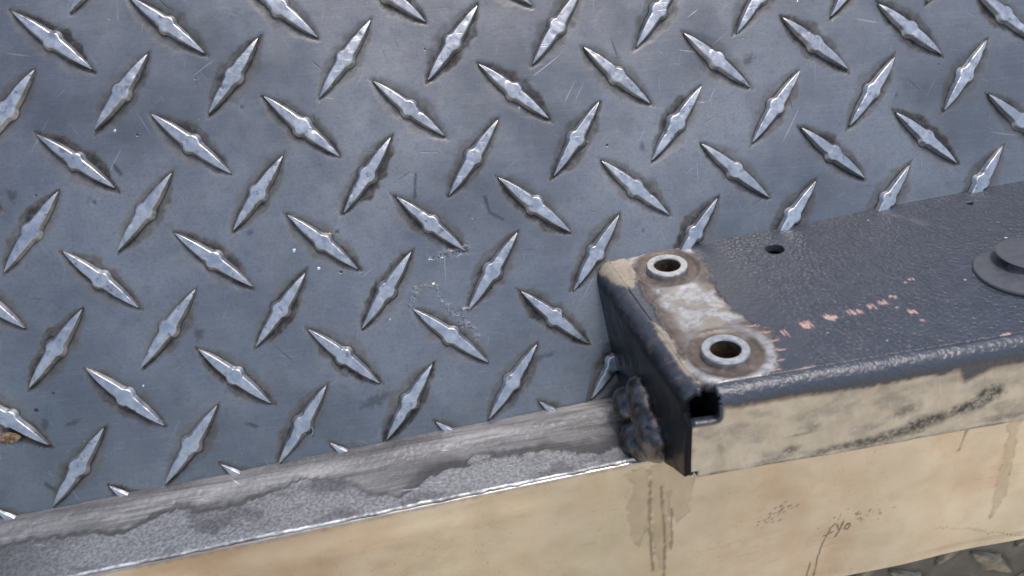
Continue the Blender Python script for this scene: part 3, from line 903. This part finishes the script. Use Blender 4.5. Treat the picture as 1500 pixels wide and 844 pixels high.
def relief(a, b):                                # rounded, slightly ragged corner opening; a along, b down (mm)
    q = np.maximum(np.abs(a) - 4.2, 0) ** 2 + np.maximum(np.abs(b) - 4.0, 0) ** 2
    return np.sqrt(q) - 2.0
fy = (ym[:-1, :-1] + ym[1:, 1:]) / 2
fz = (zm[:-1, :-1] + zm[1:, 1:]) / 2
fkeep = relief(fy + 119.2, fz + 65.6) + (fbm(fy * .9, fz * .9, 135, 3) - .5) * 0.8 > 0
me = grid_mesh('end_flap', V, {'bare': np.maximum(bare, edgechip), 'rust': np.maximum(rust, 0.4), 'bright': (bright * .2), 'tan': tan, 'chip': (flake * 0.0), 'smoothp': smt, 'shade_gloss': sst(-61.0, -65.5, zm + nn * 3)}, fkeep)
drop_loose(me)
M_FLAP = M_CH
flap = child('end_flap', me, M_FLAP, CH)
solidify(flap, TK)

# front flange: bend + ground-bare face
RF = 0.0055
xs = axis(0.1868, 0.1868, 0.330, XR, 0.0006, 0.004)
pts = []
zr, yr = [], []
for k in range(12):
    a = math.pi / 2 * k / 11
    yr.append(RF - RF * math.sin(a)); zr.append(ZT - RF + RF * math.cos(a))
for z in np.linspace(ZT - RF, -0.0705, 6)[1:-1]:
    yr.append(0.0); zr.append(z)
ntop = len(zr)
for z in np.linspace(-0.0705, -0.0940, 44):
    yr.append(0.0); zr.append(z)
for k, (dy, z) in enumerate(zip(yr, zr)):
    xx = xs.copy()
    zz = np.full(len(xs), z)
    pts.append(np.stack([xx, yfront(xx) + dy, zz], -1))
V = np.array(pts)
# collapsed columns beside the relief and the little corner cut at the lower end are removed
cx = (V[:-1, :-1, 0] + V[1:, 1:, 0] + V[:-1, 1:, 0] + V[1:, :-1, 0]) / 4
wdt = np.abs(V[:-1, 1:, 0] - V[:-1, :-1, 0])
cz = (V[:-1, :-1, 2] + V[1:, 1:, 2]) / 2
keepf = relief(cx * 1000 - 189.2, cz * 1000 + 65.2) + (fbm(cx * 900, cz * 900, 136, 3) - .5) * 0.8 > 0
keepf &= np.hypot(cx - 0.1880, (cz + 0.0925)) > 0.0015
xm, zm = V[..., 0] * 1000, V[..., 2] * 1000
arcz = np.concatenate([ZT + RF * (1 - math.pi / 2 * np.linspace(0, 1, 12)) - RF, np.array(zr[12:])])[:, None] * 1000 + 0 * xm
n1 = fbm(xm * .18, zm * .3, 141, 4) - .5
n2 = fbm(xm * .9, zm * .9, 142, 3) - .5
pb = np.interp(xm, [185, 193, 203, 211, 222, 238, 256, 266, 270.6, 273.5, 277, 283, 296, 330], [-64.6, -65.2, -66.2, -66.4, -66.6, -68.0, -67.2, -67.6, -66.3, -72, -70.5, -68.6, -68.0, -67.5]) + n1 * 1.4 + n2 * .9
paint = sst(-0.35, 0.35, zm - pb)
rustf = sst(-1.9, -0.3, zm - pb + n1 * 2) * (1 - paint) * np.interp(xm, [185, 200, 225, 240, 262, 270, 280, 300], [.9, .95, .8, .25, .2, .75, .7, .4])
rustf = np.maximum(rustf, sst(0.9, 0.2, np.abs(zm - pb - 1.0) + n2 * 2.5) * np.interp(xm, [185, 195, 222, 232], [.3, .85, .7, 0]))
sm = np.zeros_like(xm)
for cx_, cz_, rx, rz, ro, s in ((219, -89.3, 4.0, 1.7, .35, .75), (213, -92.2, 9, 1.2, .12, .5), (236, -91.5, 12, 1.6, .04, .8), (252, -90, 12, 2.6, .12, .9), (264, -87.0, 9, 3.2, .25, 1.0), (276, -83.5, 8, 2.8, .4, 1.0),
                               (283, -79.5, 5.0, 3.2, .2, 1.0), (255.8, -79.4, 4.0, 2.2, .3, .65), (226, -80.5, 3.0, 2.0, .4, .5), (222, -83, 6, .7, .1, .5), (305, -83, 9, 8, 0, .55), (244, -85, 5, 1.4, .1, .35), (294, -91, 10, 1.4, 0, .6), (196, -84, 1.2, 3.4, .2, .35)):
    sm = np.maximum(sm, s * sst(1.5, .35, blob(xm, zm, cx_, cz_, rx, rz, ro) + n1 * 1.0 + n2 * .7))
sm = np.maximum(sm, 0.7 * sst(-93.0, -94.2, zm + n1 * 2.2))
sm = np.maximum(sm, 0.30 * sst(.52, .7, fbm(xm * .12, zm * .2, 145, 4)))
rimk = sst(1.3, 0.7, relief(xm - 189.2, zm + 65.2))
paint = np.maximum(paint, rimk)
rustf *= 1 - rimk
V[..., 1] += (fbm(xm * .06, zm * .1, 146, 3) - .5) * 0.0012 - paint * 0.0002
V[..., 2] += Z0
me = grid_mesh('front_flange', V[::-1], {'paint': paint[::-1], 'rust': rustf[::-1], 'smut': sm[::-1]}, keepf[::-1])
drop_loose(me)
fl = child('front_flange', me, M_FL, CH)
solidify(fl, TK)

# unseen lip added under the channel to keep light out of its inside
bm = bmesh.new()
vs = [bm.verts.new(p) for p in ((0.1880, -0.1155, Z0 - 0.0930), (XR, yfront(XR) + 0.0030, Z0 - 0.0930), (XR, -0.0900, Z0 - 0.1050), (0.1870, -0.0900, Z0 - 0.1050))]
bm.faces.new(vs)
me = bpy.data.meshes.new('light_block')
bm.to_mesh(me); bm.free()
solidify(child('light_block', me, M_RUB, CH), 0.0015, 0)

# cap added on the unseen far end against light leaking in
bm = bmesh.new()
bmesh.ops.create_cube(bm, size=1)
me = bpy.data.meshes.new('added_cap')
bm.to_mesh(me); bm.free()
cap = child('added_cap', me, M_RUB, CH)
cap.scale = (0.003, 0.080, 0.034)
cap.location = (XR + 0.0012, -0.0850, Z0 - 0.079)

# bushings
for bx, by, R_ in ((0.2036, -0.0470, 0.0077), (0.2043, -0.0995, 0.0077)):
    zr_ = float(top_rise(np.array(bx), np.array(by)))
    ri = 0.0047
    prof = [(ri, -0.020), (ri, 0.0012), (ri + 0.00035, 0.0017), (R_ - 0.00035, 0.0018), (R_, 0.0014), (R_, -0.002), (R_ - 0.0012, -0.0024), (R_ - 0.0012, -0.020)]
    ring = child('bushing', lathe('bushing', prof[1:] , 64, (bx, by, ZT + Z0 + zr_)), M_RING, CH)
    bore = child('bore', lathe('bore', [(ri, 0.0013), (ri, -0.001), (ri + .00015, -0.003), (ri, -0.005), (ri + .00015, -0.007), (ri, -0.009), (ri, -0.020), (0.001, -0.0202)], 48, (bx, by, ZT + Z0 + zr_)), M_BORE, ring, False)
    bore.matrix_parent_inverse = ring.matrix_world.inverted() if False else Matrix.Identity(4)
# wall of the plain drilled hole
for hx, hy, hr in holes[:2]:
    child('hole_wall', lathe('hole_wall', [(hr, 0.0), (hr, -TK)], 40, (hx, hy, ZT + Z0 + float(top_rise(np.array(hx), np.array(hy))))), M_RUB, CH)

# weld beads at the folded end
def tube(name, path, radii, n=22, bumpy=0.0006, ripple=0.0, seed=0, flat=1.0):
    path = [Vector(p) for p in path]
    pts, rad = [], []
    SUB = 10
    for i in range(len(path) - 1):
        p0, p1, p2, p3 = path[max(i - 1, 0)], path[i], path[i + 1], path[min(i + 2, len(path) - 1)]
        for k in range(SUB):
            t = k / SUB
            pts.append(0.5 * ((2 * p1) + (p2 - p0) * t + (2 * p0 - 5 * p1 + 4 * p2 - p3) * t * t + (3 * p1 - p0 - 3 * p2 + p3) * t ** 3))
            rad.append(radii[i] + (radii[i + 1] - radii[i]) * t)
    pts.append(path[-1]); rad.append(radii[-1])
    N = len(pts)
    V = []
    up = Vector((1, 0.2, 0.3)).normalized()
    for i, p in enumerate(pts):
        tg = (pts[min(i + 1, N - 1)] - pts[max(i - 1, 0)]).normalized()
        a = tg.cross(up).normalized()
        b = a.cross(tg).normalized()
        e = min(i, N - 1 - i) / 7.0
        r = rad[i] * math.sqrt(max(0.0, 1 - max(0, 1 - e) ** 2)) + 1e-5
        r *= 1 + ripple * math.sin(i * 1.25)
        row = []
        for k in range(n + 1):
            an = 2 * math.pi * k / n
            row.append(p + a * r * math.cos(an) + b * r * math.sin(an) * flat)
        V.append(row)
    V = np.array([[tuple(q) for q in r] for r in V])
    c = np.array([tuple(p) for p in pts])[:, None, :]
    nz = fbm(V[..., 1] * 420 + seed, V[..., 2] * 420 + V[..., 0] * 200, seed, 3) - .5
    nz[:, -1] = nz[:, 0]
    dd = V - c
    V = c + dd * (1 + nz[..., None] * bumpy / 0.004 * 2)
    V[..., 2] += Z0
    me = grid_mesh(name, V)
    bm = bmesh.new(); bm.from_mesh(me)
    bmesh.ops.remove_doubles(bm, verts=bm.verts, dist=2e-6)
    bmesh.ops.recalc_face_normals(bm, faces=bm.faces)
    bm.to_mesh(me); bm.free()
    smooth(me)
    return me
wb = [([(0.1810, -0.0690, -0.0935), (0.1803, -0.0720, -0.0960), (0.1798, -0.0750, -0.0990), (0.1798, -0.0780, -0.1030)], [0.0052, 0.0068, 0.0076, 0.0066], 3, .0003, 0.9),
      ([(0.1824, -0.0750, -0.0840), (0.1824, -0.0810, -0.0870), (0.1822, -0.0865, -0.0900), (0.1822, -0.0900, -0.0940)], [0.0050, 0.0070, 0.0078, 0.0072], 8, .0004, 0.85),
      ([(0.1826, -0.0880, -0.0900), (0.1826, -0.0930, -0.0935), (0.1822, -0.0955, -0.0970), (0.1818, -0.0950, -0.1020)], [0.0066, 0.0078, 0.0082, 0.0068], 12, .0004, 0.9),
      ([(0.1815, -0.0800, -0.1000), (0.1800, -0.0850, -0.1035), (0.1798, -0.0895, -0.1050), (0.1805, -0.0935, -0.1085)], [0.0050, 0.0058, 0.0056, 0.0030], 15, .0004, 1.2)]
wm = []
for path_, rad_, sd_, bp_, fx_ in wb:
    me = tube('weld_bead', path_, rad_, seed=sd_, bumpy=bp_, ripple=.02)
    xc = sum(p[0] for p in path_) / len(path_)
    for v in me.vertices:
        v.co.x = xc + (v.co.x - xc) * fx_
    wm.append(me)
for grp in ((0,), (1, 2, 3)):
    bm = bmesh.new()
    for k in grp:
        bm.from_mesh(wm[k])
    me = bpy.data.meshes.new('weld_bead')
    bm.to_mesh(me); bm.free()
    o = child('weld_bead', me, M_WELD, CH)
    r_ = o.modifiers.new('fuse', 'REMESH')
    r_.mode = 'VOXEL'
    r_.voxel_size = 0.0005
    r_.use_smooth_shade = True
    sm_ = o.modifiers.new('melt', 'SMOOTH')
    sm_.iterations = 30
    sm_.factor = 0.6

# ------------------------------------------------------------------ rubber buffer on the channel
GX, GY = 0.3150, -0.0890
GZ = ZT + float(top_rise(np.array(GX), np.array(GY)))
GR = root('rubber_plug', (GX, GY, Z0 + GZ), 'smooth dark rubber plug with wide skirt on the channel top', 'plug')
c0 = (GX, GY, GZ + Z0)
child('skirt', lathe('skirt', [(0.0148, -0.0004), (0.0150, 0.0004), (0.0147, 0.0009), (0.0115, 0.0012), (0.0075, 0.0012), (0.0045, 0.0014), (0.0036, 0.0020)], 72, c0), M_RUB, GR)
child('stem', lathe('stem', [(0.0037, 0.0016), (0.0035, 0.0040)], 32, c0), M_RUB, GR)
capm = lathe('cap', [(0.001, 0.0036), (0.0095, 0.0040), (0.0104, 0.0043), (0.0105, 0.0045), (0.0102, 0.0047), (0.001, 0.0049)], 64, (GX + 0.0050, GY + 0.0040, GZ + Z0))
child('cap', capm, M_RUB, GR)

# ------------------------------------------------------------------ lower step plate behind the beam
LO = root('lower_tread_plate', (0, 0, Z0), 'shaded tread plate showing below the lower edge of the bare steel rail', 'tread plate', rot=(math.pi / 2, 0, 0))
DN = 0.0840
LX, LY = 0.3487, -0.2295
low = []
for i2 in range(-5, 6):
    for j2 in range(-1, 4):
        if (i2 % 2) != (j2 % 2):
            continue
        low.append((LX + i2 * P / 2, LY - j2 * P * ASP / 2, -ANG + 0.12 if i2 % 2 == 0 else ANG + .12))
low = [l for l in low if l[0] > 0.28 and l[0] < 0.44]
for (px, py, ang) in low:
    if 'shaded_lug' not in globals():
        shaded_lug = lug_meshes[1][0].copy()
        shaded_lug.materials.clear()
        shaded_lug.materials.append(mat_simple('shaded_lug_steel', (0.16, 0.145, 0.105), (0.34, 0.31, 0.24), 0.5, 0.5, 260))  # lower lugs: shade put into the colour too
    o = bpy.data.objects.new('lug', shaded_lug)
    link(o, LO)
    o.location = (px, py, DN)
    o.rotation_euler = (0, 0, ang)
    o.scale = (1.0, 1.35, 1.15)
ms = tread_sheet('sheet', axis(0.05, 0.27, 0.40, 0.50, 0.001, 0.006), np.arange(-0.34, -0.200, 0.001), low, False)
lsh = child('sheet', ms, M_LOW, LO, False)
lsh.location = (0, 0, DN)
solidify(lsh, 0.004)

# ------------------------------------------------------------------ loose crumbs on the tread plate
def plate_pt(px, py, h=0.0):
    return Vector((px, py * math.cos(TH) - h * math.sin(TH), py * math.sin(TH) + h * math.cos(TH) + Z0))
def crumb(name, px, py, size, seed, mat, label, cat, sub=4, amp=0.55):
    bm = bmesh.new()
    bmesh.ops.create_icosphere(bm, subdivisions=sub, radius=1.0)
    for v in bm.verts:
        a = np.array([v.co.x * 2.3 + seed]); b = np.array([v.co.y * 2.3 + v.co.z * 1.7])
        k = 1 + amp * (float(fbm(a, b, seed, 4)[0]) - .5) * 2
        v.co = Vector((v.co.x * size[0], v.co.y * size[1], v.co.z * size[2])) * k
    me = bpy.data.meshes.new(name)
    bm.to_mesh(me); bm.free()
    smooth(me)
    o = child(name, me, mat, None)
    o.location = plate_pt(px, py, size[2] * 0.72)
    o.rotation_euler = (TH, 0, 0)
    o['label'] = label
    o['category'] = cat
    return o
c = crumb('soil_crumb', -0.0412, -0.0930, (0.0036, 0.0021, 0.0019), 5, M_DIRT, 'small brown soil crumb lying against a lug', 'crumb')
c.rotation_euler = (TH, 0.0, -0.25)
crumb('sand_grain', 0.0828, -0.0408, (0.0009, 0.0006, 0.0006), 9, M_SAND, 'tiny tan grain of sand on a lug boss', 'grain', 2)
# curled shaving beside a lug
pathp = []
for k in range(9):
    a = -0.6 + 4.6 * k / 8
    pathp.append((0.0016 * math.cos(a), 0.0024 * math.sin(a)))
bm = bmesh.new()
prev = None
for (ax, ay) in pathp:
    c_, s_ = math.cos(-.6), math.sin(-.6)
    qx, qy = ax * c_ - ay * s_, ax * s_ + ay * c_
    pr = [bm.verts.new((qx, qy, 0.0)), bm.verts.new((qx * .9, qy * .9, 0.0009)), bm.verts.new((qx * .78, qy * .78, 0.0009)), bm.verts.new((qx * .86, qy * .86, 0.0))]
    if prev:
        for k in range(4):
            bm.faces.new((prev[k], prev[(k + 1) % 4], pr[(k + 1) % 4], pr[k]))
    prev = pr
bmesh.ops.recalc_face_normals(bm, faces=bm.faces)
me = bpy.data.meshes.new('steel_shaving')
bm.to_mesh(me); bm.free()
o = child('steel_shaving', me, M_SHAV, None)
o.location = plate_pt(0.0620, -0.1118, 0.0001)
o.rotation_euler = (TH, 0, 0)
o['label'] = 'tiny curled steel shaving beside a lug near the ledge'
o['category'] = 'shaving'
